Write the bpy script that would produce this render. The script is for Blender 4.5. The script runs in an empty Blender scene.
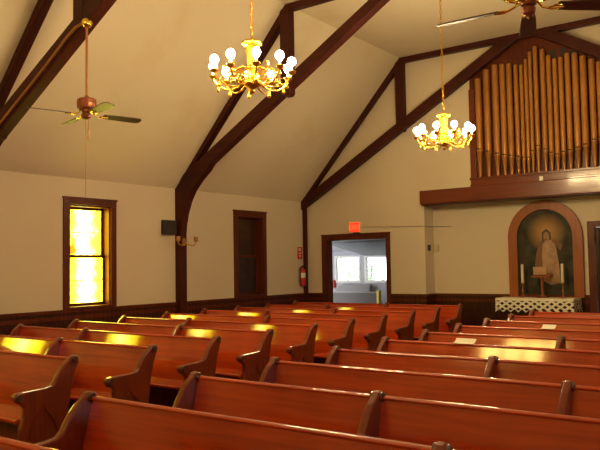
import bpy, bmesh, math, random
from mathutils import Vector, Matrix
random.seed(7)
S = bpy.context.scene
COL = S.collection
PI = math.pi

# ------------------------------------------------------------------ materials
def new_mat(name):
    m = bpy.data.materials.new(name); m.use_nodes = True
    nt = m.node_tree
    b = nt.nodes.get('Principled BSDF')
    return m, nt, b

def setv(b, key, v):
    if key in b.inputs: b.inputs[key].default_value = v

def plain(name, col, rough=.5, metal=0., spec=.5, noise=0., nscale=6.):
    m, nt, b = new_mat(name)
    setv(b, 'Roughness', rough); setv(b, 'Metallic', metal); setv(b, 'Specular IOR Level', spec)
    c = (*col, 1)
    if noise:
        g = nt.nodes.new('ShaderNodeNewGeometry'); t = nt.nodes.new('ShaderNodeTexNoise')
        t.inputs['Scale'].default_value = nscale; t.inputs['Detail'].default_value = 4
        r = nt.nodes.new('ShaderNodeValToRGB')
        r.color_ramp.elements[0].position = .3; r.color_ramp.elements[1].position = .7
        r.color_ramp.elements[0].color = (*[x * (1 - noise) for x in col], 1)
        r.color_ramp.elements[1].color = (*[min(1, x * (1 + noise)) for x in col], 1)
        nt.links.new(g.outputs['Position'], t.inputs['Vector'])
        nt.links.new(t.outputs['Fac'], r.inputs['Fac']); nt.links.new(r.outputs['Color'], b.inputs['Base Color'])
    else:
        b.inputs['Base Color'].default_value = c
    return m

def wood(name, dark, light, rough=.25, along='X', spec=.5, coat=0., fine=26., groove=0., crough=.12, cior=1.5):
    m, nt, b = new_mat(name)
    N, L = nt.nodes, nt.links
    g = N.new('ShaderNodeNewGeometry'); mp = N.new('ShaderNodeMapping')
    sc = [fine, fine, fine]; sc['XYZ'.index(along)] = 1.3
    mp.inputs['Scale'].default_value = sc
    t = N.new('ShaderNodeTexNoise'); t.inputs['Scale'].default_value = 1.; t.inputs['Detail'].default_value = 5
    t.inputs['Distortion'].default_value = .6
    t2 = N.new('ShaderNodeTexNoise'); t2.inputs['Scale'].default_value = 2.3; t2.inputs['Detail'].default_value = 2
    ad = N.new('ShaderNodeMath'); ad.operation = 'MULTIPLY_ADD'; ad.inputs[1].default_value = .55
    r = N.new('ShaderNodeValToRGB')
    r.color_ramp.elements[0].position = .5; r.color_ramp.elements[1].position = 1.0
    r.color_ramp.elements[0].color = (*dark, 1); r.color_ramp.elements[1].color = (*light, 1)
    L.new(g.outputs['Position'], mp.inputs['Vector']); L.new(mp.outputs['Vector'], t.inputs['Vector'])
    L.new(g.outputs['Position'], t2.inputs['Vector'])
    L.new(t2.outputs['Fac'], ad.inputs[0]); L.new(t.outputs['Fac'], ad.inputs[2])
    L.new(ad.outputs[0], r.inputs['Fac']); L.new(r.outputs['Color'], b.inputs['Base Color'])
    setv(b, 'Roughness', rough); setv(b, 'Specular IOR Level', spec)
    if coat:
        setv(b, 'Coat Weight', coat); setv(b, 'Coat Roughness', crough); setv(b, 'Coat IOR', cior)
    bp = N.new('ShaderNodeBump'); bp.inputs['Strength'].default_value = .06; bp.inputs['Distance'].default_value = .01
    L.new(t.outputs['Fac'], bp.inputs['Height']); L.new(bp.outputs['Normal'], b.inputs['Normal'])
    if groove:   # vertical tongue-and-groove boards, cut every `groove` metres along x and y
        sx = N.new('ShaderNodeSeparateXYZ'); L.new(g.outputs['Position'], sx.inputs[0])
        su = N.new('ShaderNodeMath'); su.operation = 'ADD'; L.new(sx.outputs[0], su.inputs[0]); L.new(sx.outputs[1], su.inputs[1])
        pp = N.new('ShaderNodeMath'); pp.operation = 'PINGPONG'; pp.inputs[1].default_value = groove / 2; L.new(su.outputs[0], pp.inputs[0])
        mn = N.new('ShaderNodeMath'); mn.operation = 'MINIMUM'; mn.inputs[1].default_value = .008; L.new(pp.outputs[0], mn.inputs[0])
        b2 = N.new('ShaderNodeBump'); b2.inputs['Distance'].default_value = 1.; b2.inputs['Strength'].default_value = 1.
        L.new(mn.outputs[0], b2.inputs['Height']); L.new(bp.outputs['Normal'], b2.inputs['Normal']); L.new(b2.outputs['Normal'], b.inputs['Normal'])
    return m

def emit(name, col, strength):
    m, nt, b = new_mat(name)
    b.inputs['Base Color'].default_value = (*[min(1, c) for c in col], 1)
    b.inputs['Emission Color'].default_value = (*col, 1); b.inputs['Emission Strength'].default_value = strength
    return m

def plaster(name, base, stain):
    m, nt, b = new_mat(name); N, L = nt.nodes, nt.links
    g = N.new('ShaderNodeNewGeometry')
    t = N.new('ShaderNodeTexNoise'); t.inputs['Scale'].default_value = .75; t.inputs['Detail'].default_value = 5; t.inputs['Roughness'].default_value = .55
    r = N.new('ShaderNodeValToRGB')
    r.color_ramp.elements[0].position = .56; r.color_ramp.elements[1].position = .74
    r.color_ramp.elements[0].color = (*base, 1); r.color_ramp.elements[1].color = (*stain, 1)
    L.new(g.outputs['Position'], t.inputs['Vector']); L.new(t.outputs['Fac'], r.inputs['Fac']); L.new(r.outputs['Color'], b.inputs['Base Color'])
    t2 = N.new('ShaderNodeTexNoise'); t2.inputs['Scale'].default_value = 18; t2.inputs['Detail'].default_value = 4
    L.new(g.outputs['Position'], t2.inputs['Vector'])
    bp = N.new('ShaderNodeBump'); bp.inputs['Strength'].default_value = .12; bp.inputs['Distance'].default_value = .02
    L.new(t2.outputs['Fac'], bp.inputs['Height']); L.new(bp.outputs['Normal'], b.inputs['Normal'])
    setv(b, 'Roughness', .75); setv(b, 'Specular IOR Level', .2)
    return m

M = {}
M['wall'] = plaster('cream_wall_paint', (.66, .565, .43), (.65, .545, .40))
M['ceil'] = plaster('cream_ceiling_paint', (.735, .64, .47), (.69, .56, .365))
M['beam'] = wood('dark_red_timber', (.034, .0050, .0030), (.068, .0105, .006), rough=.5, along='X', spec=.25)
M['trim'] = wood('dark_trim_wood', (.060, .0100, .0038), (.130, .024, .0080), rough=.38, along='Z', spec=.3)
M['wains'] = wood('wainscot_wood', (.024, .0042, .0018), (.052, .0095, .0035), rough=.4, along='Z', spec=.3, groove=.09)
M['pew'] = wood('varnished_pew_wood', (.285, .0225, .0016), (.50, .049, .0034), rough=.5, along='X', spec=.15, coat=1., crough=.075, cior=1.72)
M['pewend'] = wood('varnished_pew_end_wood', (.125, .0145, .0015), (.215, .030, .003), rough=.45, along='Z', spec=.3, coat=.8, crough=.14, cior=1.6)
M['knob'] = wood('dark_scroll_wood', (.05, .012, .004), (.11, .028, .008), rough=.35, along='Z', coat=.3)
M['oak'] = wood('organ_case_wood', (.095, .0115, .003), (.175, .024, .006), rough=.32, along='X', coat=.3)
M['pipe'] = plain('gilded_pipe', (.46, .20, .052), rough=.34, metal=.35, noise=.12, nscale=2.)
M['archwood'] = wood('arch_frame_wood', (.20, .046, .009), (.33, .080, .016), rough=.4, along='Z', coat=.2)
M['brass'] = plain('polished_brass', (.88, .62, .10), rough=.24, metal=1.)
M['gilt'] = plain('gilt_chandelier_brass', (.72, .40, .03), rough=.32, metal=1.)
M['bronze'] = plain('aged_bronze', (.42, .19, .075), rough=.38, metal=.7)
M['fanwood'] = wood('fan_blade_wood', (.035, .014, .007), (.07, .026, .012), rough=.5, along='X', coat=.12, crough=.3)
M['housing'] = plain('reddish_brown_metal', (.26, .075, .032), rough=.35, metal=.4)
M['black'] = plain('black_plastic', (.018, .014, .012), rough=.5)
M['dark'] = plain('dark_void', (.012, .008, .006), rough=.8)
M['red'] = plain('red_enamel', (.55, .022, .014), rough=.35)
M['white'] = plain('white_enamel', (.80, .78, .70), rough=.5)
M['paper'] = plain('white_paper', (.85, .80, .68), rough=.7)
M['wax'] = plain('candle_wax', (.62, .56, .42), rough=.45)
M['floor'] = plain('dark_red_carpet', (.075, .022, .014), rough=.9, noise=.25, nscale=40)
M['sleeve'] = plain('ivory_candle_sleeve', (.85, .68, .30), rough=.4)
M['bulb'] = emit('lit_bulb', (1., .74, .37), 390.)
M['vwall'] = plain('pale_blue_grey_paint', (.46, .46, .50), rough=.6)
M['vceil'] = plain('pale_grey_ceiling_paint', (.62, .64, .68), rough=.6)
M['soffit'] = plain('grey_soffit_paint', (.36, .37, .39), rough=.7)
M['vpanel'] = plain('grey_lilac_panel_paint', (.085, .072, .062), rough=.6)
M['yellow'] = plain('yellow_paint', (.75, .60, .12), rough=.5)
M['cushion'] = plain('pale_upholstery', (.30, .285, .28), rough=.8)
M['leaf'] = plain('green_leaf', (.30, .46, .22), rough=.6, noise=.3, nscale=20)
M['steel'] = plain('grey_metal', (.35, .33, .30), rough=.35, metal=.8)
M['exit'] = emit('red_sign_face', (1., .050, .015), .95)
M['exitlet'] = emit('lit_sign_letters', (1., .16, .045), 1.15)
M['glasscup'] = plain('amber_glass_cup', (.45, .22, .07), rough=.2, spec=.6)
M['robe'] = plain('painted_robe', (.36, .21, .12), rough=.5, noise=.25, nscale=9)
M['cloak'] = plain('painted_cloak', (.17, .07, .035), rough=.5, noise=.25, nscale=9)
M['skin'] = plain('painted_skin', (.26, .14, .07), rough=.5)
M['hair'] = plain('painted_hair', (.045, .022, .012), rough=.5)
M['book'] = plain('book_cover', (.30, .10, .06), rough=.5)

def stained(name, strength):
    """leaded diamond quarries, amber border round a paler middle; lit by the day behind"""
    m, nt, b = new_mat(name); N, L = nt.nodes, nt.links
    tc = N.new('ShaderNodeTexCoord'); sp = N.new('ShaderNodeSeparateXYZ'); L.new(tc.outputs['Object'], sp.inputs[0])
    def mth(op, a, bb=None):
        n = N.new('ShaderNodeMath'); n.operation = op
        for i, v in enumerate((a, bb)):
            if v is None: continue
            if isinstance(v, (int, float)): n.inputs[i].default_value = v
            else: L.new(v, n.inputs[i])
        return n.outputs[0]
    u = mth('MULTIPLY', sp.outputs[1], 7.5); w = mth('MULTIPLY', sp.outputs[2], 5.)
    d1 = mth('PINGPONG', mth('ADD', u, w), .5); d2 = mth('PINGPONG', mth('SUBTRACT', u, w), .5)
    lead = mth('LESS_THAN', mth('MINIMUM', d1, d2), .05)
    nz = N.new('ShaderNodeTexNoise'); nz.inputs['Scale'].default_value = 5.5; nz.inputs['Detail'].default_value = 2
    L.new(tc.outputs['Object'], nz.inputs['Vector'])
    ay = mth('ABSOLUTE', sp.outputs[1])
    edge = mth('MULTIPLY', mth('ADD', ay, mth('MULTIPLY', nz.outputs['Fac'], .30)), 2.6)
    r = N.new('ShaderNodeValToRGB')
    e = r.color_ramp.elements
    e[0].position = .45; e[0].color = (1., .95, .24, 1); e[1].position = .95; e[1].color = (.85, .62, .009, 1)
    k = r.color_ramp.elements.new(.68); k.color = (1., .87, .085, 1)
    L.new(edge, r.inputs['Fac'])
    mx = N.new('ShaderNodeMixRGB'); L.new(lead, mx.inputs[0]); L.new(r.outputs['Color'], mx.inputs[1])
    mx.inputs[2].default_value = (.22, .15, .004, 1)
    L.new(mx.outputs[0], b.inputs['Emission Color']); b.inputs['Emission Strength'].default_value = strength
    b.inputs['Base Color'].default_value = (.25, .18, .05, 1); setv(b, 'Roughness', .15)
    return m
M['stained'] = stained('lit_stained_glass', 18.)
M['frosted'] = emit('lit_frosted_glass', (.86, .95, 1.), 4.)
M['flameglass'] = emit('orange_stained_glass', (1., .42, .01), 1.2)
M['darkglass'] = plain('unlit_brown_glass', (.030, .014, .007), rough=.3, noise=.4, nscale=7)

def clear_glass():
    m, nt, b = new_mat('clear_window_glass'); N, L = nt.nodes, nt.links
    tr = N.new('ShaderNodeBsdfTransparent'); gl = N.new('ShaderNodeBsdfGlossy'); gl.inputs['Roughness'].default_value = .03
    fr = N.new('ShaderNodeFresnel'); mx = N.new('ShaderNodeMixShader')
    L.new(fr.outputs[0], mx.inputs[0]); L.new(tr.outputs[0], mx.inputs[1]); L.new(gl.outputs[0], mx.inputs[2])
    L.new(mx.outputs[0], nt.nodes['Material Output'].inputs['Surface'])
    return m
M['glass'] = clear_glass()

TZ_LACE = .945
def lace_mat():
    m, nt, b = new_mat('white_lace'); N, L = nt.nodes, nt.links
    b.inputs['Base Color'].default_value = (.80, .74, .62, 1); setv(b, 'Roughness', .9)
    tc = N.new('ShaderNodeTexCoord'); sp = N.new('ShaderNodeSeparateXYZ'); L.new(tc.outputs['Object'], sp.inputs[0])
    def mth(op, a, bb=None):
        n = N.new('ShaderNodeMath'); n.operation = op
        for i, v in enumerate((a, bb)):
            if v is None: continue
            if isinstance(v, (int, float)): n.inputs[i].default_value = v
            else: L.new(v, n.inputs[i])
        return n.outputs[0]
    s = mth('ADD', sp.outputs[0], sp.outputs[1])
    k = 1/.1532; zz = mth('MULTIPLY', sp.outputs[2], 1/.105)
    d1 = mth('PINGPONG', mth('ADD', mth('MULTIPLY', s, k), zz), .5); d2 = mth('PINGPONG', mth('SUBTRACT', mth('MULTIPLY', s, k), zz), .5)
    hole = mth('GREATER_THAN', mth('MINIMUM', d1, d2), .21)
    hole = mth('MULTIPLY', hole, mth('LESS_THAN', sp.outputs[2], TZ_LACE))
    vo = N.new('ShaderNodeTexVoronoi'); vo.inputs['Scale'].default_value = 30
    L.new(tc.outputs['Object'], vo.inputs['Vector'])
    h2 = mth('LESS_THAN', vo.outputs['Distance'], .22)
    hh = mth('MAXIMUM', hole, mth('MULTIPLY', h2, .6))
    L.new(mth('SUBTRACT', 1., hh), b.inputs['Alpha'])
    return m
M['lace'] = lace_mat()

def canvas_mat():
    """an old dim devotional picture: dark landscape, warm round aureole as part of the design"""
    m, nt, b = new_mat('old_painting_canvas'); N, L = nt.nodes, nt.links
    tc = N.new('ShaderNodeTexCoord')
    n1 = N.new('ShaderNodeTexNoise'); n1.inputs['Scale'].default_value = 4.5; n1.inputs['Detail'].default_value = 6
    L.new(tc.outputs['Object'], n1.inputs['Vector'])
    r = N.new('ShaderNodeValToRGB'); e = r.color_ramp.elements
    e[0].position = .35; e[0].color = (.012, .010, .008, 1); e[1].position = .72; e[1].color = (.060, .052, .034, 1)
    L.new(n1.outputs['Fac'], r.inputs['Fac'])
    mp = N.new('ShaderNodeMapping'); mp.inputs['Location'].default_value = (-.03, 0, -1.22); L.new(tc.outputs['Object'], mp.inputs['Vector'])
    ln = N.new('ShaderNodeVectorMath'); ln.operation = 'LENGTH'; L.new(mp.outputs['Vector'], ln.inputs[0])
    r2 = N.new('ShaderNodeValToRGB'); f = r2.color_ramp.elements
    f[0].position = .0; f[0].color = (1, 1, 1, 1); f[1].position = .38; f[1].color = (0, 0, 0, 1)
    L.new(ln.outputs['Value'], r2.inputs['Fac'])
    mx = N.new('ShaderNodeMixRGB'); L.new(r2.outputs['Color'], mx.inputs[0]); L.new(r.outputs['Color'], mx.inputs[1])
    mx.inputs[2].default_value = (.50, .27, .09, 1)
    L.new(mx.outputs[0], b.inputs['Base Color']); setv(b, 'Roughness', .55); setv(b, 'Specular IOR Level', .25)
    return m
M['canvas'] = canvas_mat()

# ------------------------------------------------------------------ geometry helpers
def BM(): return bmesh.new()

def add_box(bm, x0, x1, y0, y1, z0, z1):
    v = [bm.verts.new(p) for p in ((x0,y0,z0),(x1,y0,z0),(x1,y1,z0),(x0,y1,z0),(x0,y0,z1),(x1,y0,z1),(x1,y1,z1),(x0,y1,z1))]
    for f in ((3,2,1,0),(4,5,6,7),(0,1,5,4),(1,2,6,5),(2,3,7,6),(3,0,4,7)): bm.faces.new([v[i] for i in f])

def add_prism(bm, pts, a, b, axis):
    """outline pts in the two other axes, extruded from a to b along `axis` (x:(y,z) y:(x,z) z:(x,y))"""
    def P(p, h):
        return {'x': (h, p[0], p[1]), 'y': (p[0], h, p[1]), 'z': (p[0], p[1], h)}[axis]
    A = [bm.verts.new(P(p, a)) for p in pts]; B = [bm.verts.new(P(p, b)) for p in pts]
    n = len(pts)
    bm.faces.new(A); bm.faces.new(B[::-1])
    for i in range(n): bm.faces.new((A[i], B[i], B[(i+1) % n], A[(i+1) % n]))

def add_lathe(bm, prof, seg=20, c=(0,0,0), cap=True):
    rings = []
    for r, z in prof:
        rings.append([bm.verts.new((c[0]+r*math.cos(2*PI*i/seg), c[1]+r*math.sin(2*PI*i/seg), c[2]+z)) for i in range(seg)])
    for a, b in zip(rings, rings[1:]):
        for i in range(seg): bm.faces.new((a[i], a[(i+1)%seg], b[(i+1)%seg], b[i]))
    if cap:
        bm.faces.new(rings[0][::-1]); bm.faces.new(rings[-1])

def add_tube(bm, pts, r, seg=8, closed=False):
    pts = [Vector(p) for p in pts]; n = len(pts); rings = []
    rr = r if isinstance(r, (list, tuple)) else [r]*n
    prev = None
    for i, p in enumerate(pts):
        if closed: d = pts[(i+1) % n] - pts[i-1]
        else: d = pts[min(i+1, n-1)] - pts[max(i-1, 0)]
        d.normalize()
        if prev is None:
            up = Vector((0,0,1)) if abs(d.z) < .9 else Vector((1,0,0))
            s = d.cross(up).normalized()
        else:
            s = (prev - d*prev.dot(d)).normalized()
        prev = s; t = d.cross(s)
        rings.append([bm.verts.new(p + s*rr[i]*math.cos(2*PI*k/seg) + t*rr[i]*math.sin(2*PI*k/seg)) for k in range(seg)])
    prs = list(zip(rings, rings[1:])) + ([(rings[-1], rings[0])] if closed else [])
    for a, b in prs:
        for k in range(seg): bm.faces.new((a[k], a[(k+1)%seg], b[(k+1)%seg], b[k]))
    if not closed:
        bm.faces.new(rings[0][::-1]); bm.faces.new(rings[-1])

def add_sphere(bm, c, r, sz=1., seg=16, rings=10):
    prof = [(max(1e-4, r*math.sin(PI*i/rings)), -r*sz*math.cos(PI*i/rings)) for i in range(rings+1)]
    add_lathe(bm, prof, seg, c, cap=True)

def squash(bm):
    for v in bm.verts:
        if v.co.z < -.09: v.co.z = -.09+(v.co.z+.09)*.74

def obj(name, bm, mat, parent=None, loc=(0,0,0), bevel=0., smooth=False, seg=2):
    bmesh.ops.recalc_face_normals(bm, faces=bm.faces)
    me = bpy.data.meshes.new(name); bm.to_mesh(me); bm.free()
    o = bpy.data.objects.new(name, me); COL.objects.link(o)
    me.materials.append(M[mat] if isinstance(mat, str) else mat)
    o.location = loc
    if parent is not None: o.parent = parent
    if smooth:
        for p in me.polygons: p.use_smooth = True
        try: me.set_sharp_from_angle(angle=math.radians(42))
        except Exception: pass
    if bevel:
        md = o.modifiers.new('Bevel', 'BEVEL'); md.width = bevel; md.segments = seg; md.limit_method = 'ANGLE'; md.angle_limit = math.radians(40)
        md.harden_normals = False
    return o

def tag(o, label, cat, group=None):
    o['label'] = label; o['category'] = cat
    if group: o['group'] = group
    return o

def thing(name, label, cat, loc=(0,0,0), group=None, rz=0):
    o = bpy.data.objects.new(name, None); COL.objects.link(o); o.location = loc; o.rotation_euler = (0,0,rz)
    o.empty_display_size = .1
    return tag(o, label, cat, group)

def struct(name, bm=None, mat=None, parent=None, **k):
    if bm is None:
        o = bpy.data.objects.new(name, None); COL.objects.link(o); o.empty_display_size = .1
        o.location = k.get('loc', (0,0,0))
    else: o = obj(name, bm, mat, parent, **k)
    o['kind'] = 'structure'
    return o

def dup(root, loc, label=None, rz=None):
    r = root.copy(); COL.objects.link(r); r.location = loc
    if rz is not None: r.rotation_euler = (0,0,rz)
    if label: r['label'] = label
    for ch in list(root.children):
        c = ch.copy(); COL.objects.link(c); c.parent = r
        for g in list(ch.children):
            d = g.copy(); COL.objects.link(d); d.parent = c
    return r

# ------------------------------------------------------------------ the room
XR = 10.56; XC = 5.28; YB = -18.0          # right wall, centre line, rear wall
ZS, ZC, XQ = 3.12, 5.98, 2.61              # spring height, flat ceiling height, where slope meets flat
ZW = 1.042                                 # wainscot height
ZB0, ZB1 = 2.875, 3.150                    # organ beam
AX0, AX1, AY = 3.01, 7.55, .41             # alcove

bm = BM(); add_box(bm, -.3, XR+.3, YB-.3, .6, -.12, 0); struct('floor', bm, 'floor')

bm = BM()
t = .12
add_prism(bm, [(-.25, ZS-.274), (XQ, ZC), (XQ-.02, ZC+.18), (-.35, ZS-.2)], YB-.2, .2, 'y')
add_prism(bm, [(XR+.25, ZS-.274), (XR-XQ, ZC), (XR-XQ+.02, ZC+.18), (XR+.35, ZS-.2)], YB-.2, .2, 'y')
add_box(bm, XQ-.03, XR-XQ+.03, YB-.2, .2, ZC, ZC+.18)
struct('ceiling', bm, 'ceil')

WINS = [(-5.98, True), (-1.98, False), (-9.98, True), (-13.98, True)]   # centres along the side walls, lit or not
WZ0, WZ1, WHW = 1.075, 2.70, .40           # clear opening
def side_wall(name, xa, xb):
    bm = BM()
    add_box(bm, xa, xb, YB-.2, .2, 0, WZ0); add_box(bm, xa, xb, YB-.2, .2, WZ1, ZS+.04)
    ys = sorted([y for y, _ in WINS]); edges = [YB-.2]
    for y in ys: edges += [y-WHW, y+WHW]
    edges.append(.2)
    for a, b in zip(edges[0::2], edges[1::2]): add_box(bm, xa, xb, a, b, WZ0, WZ1)
    struct(name, bm, 'wall')
side_wall('wall_left', -.22, 0)
side_wall('wall_right', XR, XR+.22)

bm = BM()
DX0, DX1, DZ = .575, 2.115, 2.225          # doorway to the vestibule
add_box(bm, -.2, DX0, 0, .2, 0, ZB0); add_box(bm, DX0, DX1, 0, .2, DZ, ZB0); add_box(bm, DX1, AX0, 0, .2, 0, ZB0)
add_box(bm, AX1, XR+.2, 0, .2, 0, ZB0)
add_prism(bm, [(-.2, ZB0), (XR+.2, ZB0), (XR+.2, ZS-.2), (XR-XQ, ZC+.05), (XQ, ZC+.05), (-.2, ZS-.2)], 0, .2, 'y')
struct('wall_front', bm, 'wall')

bm = BM()
D2X0, D2X1, D2Z = 6.22, 7.12, 2.28         # dark doorway in the alcove
add_box(bm, AX0-.2, D2X0, AY, AY+.15, 0, ZB0+.2); add_box(bm, D2X0, D2X1, AY, AY+.15, D2Z, ZB0+.2); add_box(bm, D2X1, AX1+.2, AY, AY+.15, 0, ZB0+.2)
add_box(bm, AX0-.15, AX0, .2, AY, 0, ZB0); add_box(bm, AX1, AX1+.15, .2, AY, 0, ZB0)
add_box(bm, AX0-.15, AX1+.15, .2, AY, ZB0, ZB0+.15)
struct('wall_alcove', bm, 'wall')

bm = BM()
RWX = ((2.2, 3.8), (6.76, 8.36))           # two tall windows in the rear wall
RZ0, RZ1 = 4.55, 5.45
def roof_z(x):
    x = min(x, XR-x)
    return min(ZC, ZS + 1.0958*x) + .04
def gable_slice(x0, x1, z0):
    xs = [x0] + [q for q in (XQ, XR-XQ) if x0 < q < x1] + [x1]
    add_prism(bm, [(x0, z0), (x1, z0)] + [(q, roof_z(q)) for q in xs[::-1]], YB-.2, YB, 'y')
gable_slice(-.1, RWX[0][0], 0); gable_slice(RWX[0][1], RWX[1][0], 0); gable_slice(RWX[1][1], XR+.1, 0)
for x0, x1 in RWX:
    add_box(bm, x0, x1, YB-.2, YB, 0, RZ0)
    q = [p for p in (XQ, XR-XQ) if x0 < p < x1][0]
    if x0 < XC: gable_slice(x0 + max(0, (RZ1-.04-ZS)/1.0958-x0) , x1, RZ1)
    else: gable_slice(x0, x1 - max(0, x1-(XR-(RZ1-.04-ZS)/1.0958)), RZ1)
struct('wall_back', bm, 'wall')

# wainscot of vertical boards with a cap rail
def wainscot(name, runs):
    bm = BM()
    for x0, x1, y0, y1, ax in runs:
        add_box(bm, x0, x1, y0, y1, 0, ZW-.05)
    o = struct(name, bm, 'wains')
    bm = BM()
    for x0, x1, y0, y1, ax in runs:
        e = .014
        if ax == '+x': add_box(bm, x0, x1+e, y0, y1, ZW-.05, ZW); add_box(bm, x0, x1+.008, y0, y1, 0, .12); add_box(bm, x0, x1+.006, y0, y1, ZW-.16, ZW-.10)
        if ax == '-x': add_box(bm, x0-e, x1, y0, y1, ZW-.05, ZW); add_box(bm, x0-.008, x1, y0, y1, 0, .12)
        if ax == '-y': add_box(bm, x0, x1, y0-e, y1, ZW-.05, ZW); add_box(bm, x0, x1, y0-.008, y1, 0, .12); add_box(bm, x0, x1, y0-.006, y1, ZW-.16, ZW-.10)
    obj('cap_rail', bm, 'trim', o)
wainscot('trim_1', [(0, .022, YB, -.02, '+x')])
wainscot('trim_2', [(.022, .455, -.022, 0, '-y'), (2.205, AX0+.022, -.022, 0, '-y')])
wainscot('trim_3', [(AX0+.022, 6.10, AY-.022, AY, '-y'), (7.24, AX1, AY-.022, AY, '-y')])
wainscot('trim_4', [(AX0, AX0+.022, -.022, AY, '+x')])
wainscot('trim_5', [(XR-.022, XR, YB, -.02, '-x')])

# side windows: casing, two sashes, leaded panes
def side_window(n, y, lit, right=False):
    root = struct('window_%d' % n, loc=((XR if right else 0), y, 0))
    s = -1 if right else 1
    def bx(bm, d0, d1, *r):
        a, b = sorted((s*d0, s*d1)); add_box(bm, a, b, *r)
    zt, zb, hw = 2.806, ZW, .514
    bm = BM()
    bx(bm, -.02, .03, -hw, -WHW+.0, zb, WZ1); bx(bm, -.02, .03, WHW, hw, zb, WZ1); bx(bm, -.02, .034, -hw, hw, WZ1, zt)
    bx(bm, -.02, .042, -hw-.015, hw+.015, zt-.02, zt+.015)
    obj('casing', bm, 'trim', root, bevel=.004)
    bm = BM()
    bx(bm, -.21, .055, -WHW-.03, WHW+.03, WZ0-.035, WZ0+.004)
    obj('sill', bm, 'trim', root, bevel=.004)
    bm = BM()   # lining of the reveal
    bx(bm, -.21, -.0, -WHW, -WHW+.025, WZ0, WZ1); bx(bm, -.21, 0, WHW-.025, WHW, WZ0, WZ1); bx(bm, -.21, 0, -WHW, WHW, WZ1-.025, WZ1)
    obj('reveal_lining', bm, 'trim', root)
    zm = 1.875
    for nm, z0, z1, d in (('lower_sash', WZ0+.004, zm+.02, -.11), ('upper_sash', zm-.02, WZ1-.025, -.145)):
        bm = BM(); w = WHW-.025
        bx(bm, d-.03, d, -w, -w+.045, z0, z1); bx(bm, d-.03, d, w-.045, w, z0, z1)
        bx(bm, d-.03, d, -w, w, z0, z0+.05); bx(bm, d-.03, d, -w, w, z1-.045, z1)
        sash = obj(nm, bm, 'trim', root, bevel=.003)
        bm = BM(); bx(bm, d-.022, d-.012, -w+.04, w-.04, z0+.045, z1-.04)
        obj('pane', bm, ('frosted' if right else 'stained') if lit else 'darkglass', sash)
        bm = BM(); zz = (z0+z1)/2
        bx(bm, d-.012, d-.004, -w+.04, w-.04, zz-.007, zz+.007)
        if nm == 'lower_sash': bx(bm, d-.012, d-.004, -.075, -.062, zz, z1-.04)
        obj('lead_bar', bm, 'dark' if lit else 'knob', sash)
        if lit and nm == 'upper_sash' and not right:
            bm = BM()   # one flame-shaped orange quarry at the left margin
            pts = [(-.30,.03),(-.25,.0),(-.17,.02),(-.15,.08),(-.19,.15),(-.18,.23),(-.24,.17),(-.29,.11)]
            pts = [(p, z0+.05+q) for p, q in pts]
            add_prism(bm, pts, s*(d-.012), s*(d-.009), 'x'); obj('orange_quarry', bm, 'flameglass', sash)
    return root
wn = 1
for y, lit in WINS:
    side_window(wn, y, lit); wn += 1
for y, lit in WINS:
    side_window(wn, y, y < -4, right=True); wn += 1
for x0, x1 in RWX:
    root = struct('window_%d' % wn, loc=((x0+x1)/2, YB, 0)); wn += 1
    h = (x1-x0)/2
    bm = BM()
    add_box(bm, -h-.12, -h, -.02, .04, RZ0-.12, RZ1+.12); add_box(bm, h, h+.12, -.02, .04, RZ0-.12, RZ1+.12)
    add_box(bm, -h, h, -.02, .04, RZ1, RZ1+.12); add_box(bm, -h, h, -.02, .06, RZ0-.12, RZ0)
    obj('casing', bm, 'trim', root)
    bm = BM()
    for k in (-.34, .34): add_box(bm, h*k*1-.04, h*k+.04, -.12, -.06, RZ0, RZ1)
    obj('mullion', bm, 'trim', root)
    bm = BM(); add_box(bm, -h, h, -.14, -.12, RZ0, RZ1); obj('pane', bm, emit('lit_amber_glass', (1., .66, .16), 24.0), root)

# ------------------------------------------------------------------ doorway and vestibule
d1 = struct('door_1', loc=(0, 0, 0))
bm = BM()
add_box(bm, .455, DX0+.01, -.03, .0, 0, 2.335); add_box(bm, DX1-.01, 2.205, -.03, 0, 0, 2.335); add_box(bm, DX0+.01, DX1-.01, -.03, 0, DZ-.01, 2.335)
add_box(bm, .445, 2.215, -.04, 0, 2.32, 2.35)
obj('casing', bm, 'trim', d1, bevel=.004)
bm = BM()
add_box(bm, DX0, DX0+.02, 0, .2, 0, DZ); add_box(bm, DX1-.02, DX1, 0, .2, 0, DZ); add_box(bm, DX0, DX1, 0, .2, DZ-.02, DZ)
obj('jamb', bm, 'trim', d1)

VX0, VX1, VY = -1.9, 2.9, 2.6
bm = BM(); add_box(bm, VX0-.1, VX1+.1, .2, VY+.1, -.12, 0); struct('floor_vestibule', bm, plain('vestibule_floor_tile', (.25, .24, .24), .6))
VW = ((-.90, -.17), (.03, .78)); VZ0, VZ1 = 1.235, 1.86
bm = BM()
add_box(bm, VX0-.1, VX1+.1, VY, VY+.1, 0, VZ0); add_box(bm, VX0-.1, VX1+.1, VY, VY+.1, VZ1, 2.9)
add_box(bm, VX0-.1, VW[0][0], VY, VY+.1, VZ0, VZ1); add_box(bm, VW[0][1], VW[1][0], VY, VY+.1, VZ0, VZ1); add_box(bm, VW[1][1], VX1+.1, VY, VY+.1, VZ0, VZ1)
struct('wall_vestibule_far', bm, 'vwall')
bm = BM(); add_box(bm, VX0-.1, VX0, .2, VY, 0, 2.9); struct('wall_vestibule_left', bm, 'vwall')
bm = BM(); add_box(bm, VX1, VX1+.1, .2, VY, 0, 2.9); struct('wall_vestibule_right', bm, 'vwall')
bm = BM(); add_prism(bm, [(.2, 2.42), (VY+.1, 2.0), (VY+.1, 2.1), (.2, 2.52)], VX0-.1, VX1+.1, 'x'); struct('ceiling_vestibule', bm, 'vceil')
bm = BM(); add_prism(bm, [(.75, 2.30), (VY, 1.95), (VY, 1.885), (.75, 2.18)], .02, VX1, 'x'); struct('trim_6', bm, 'soffit')
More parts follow.
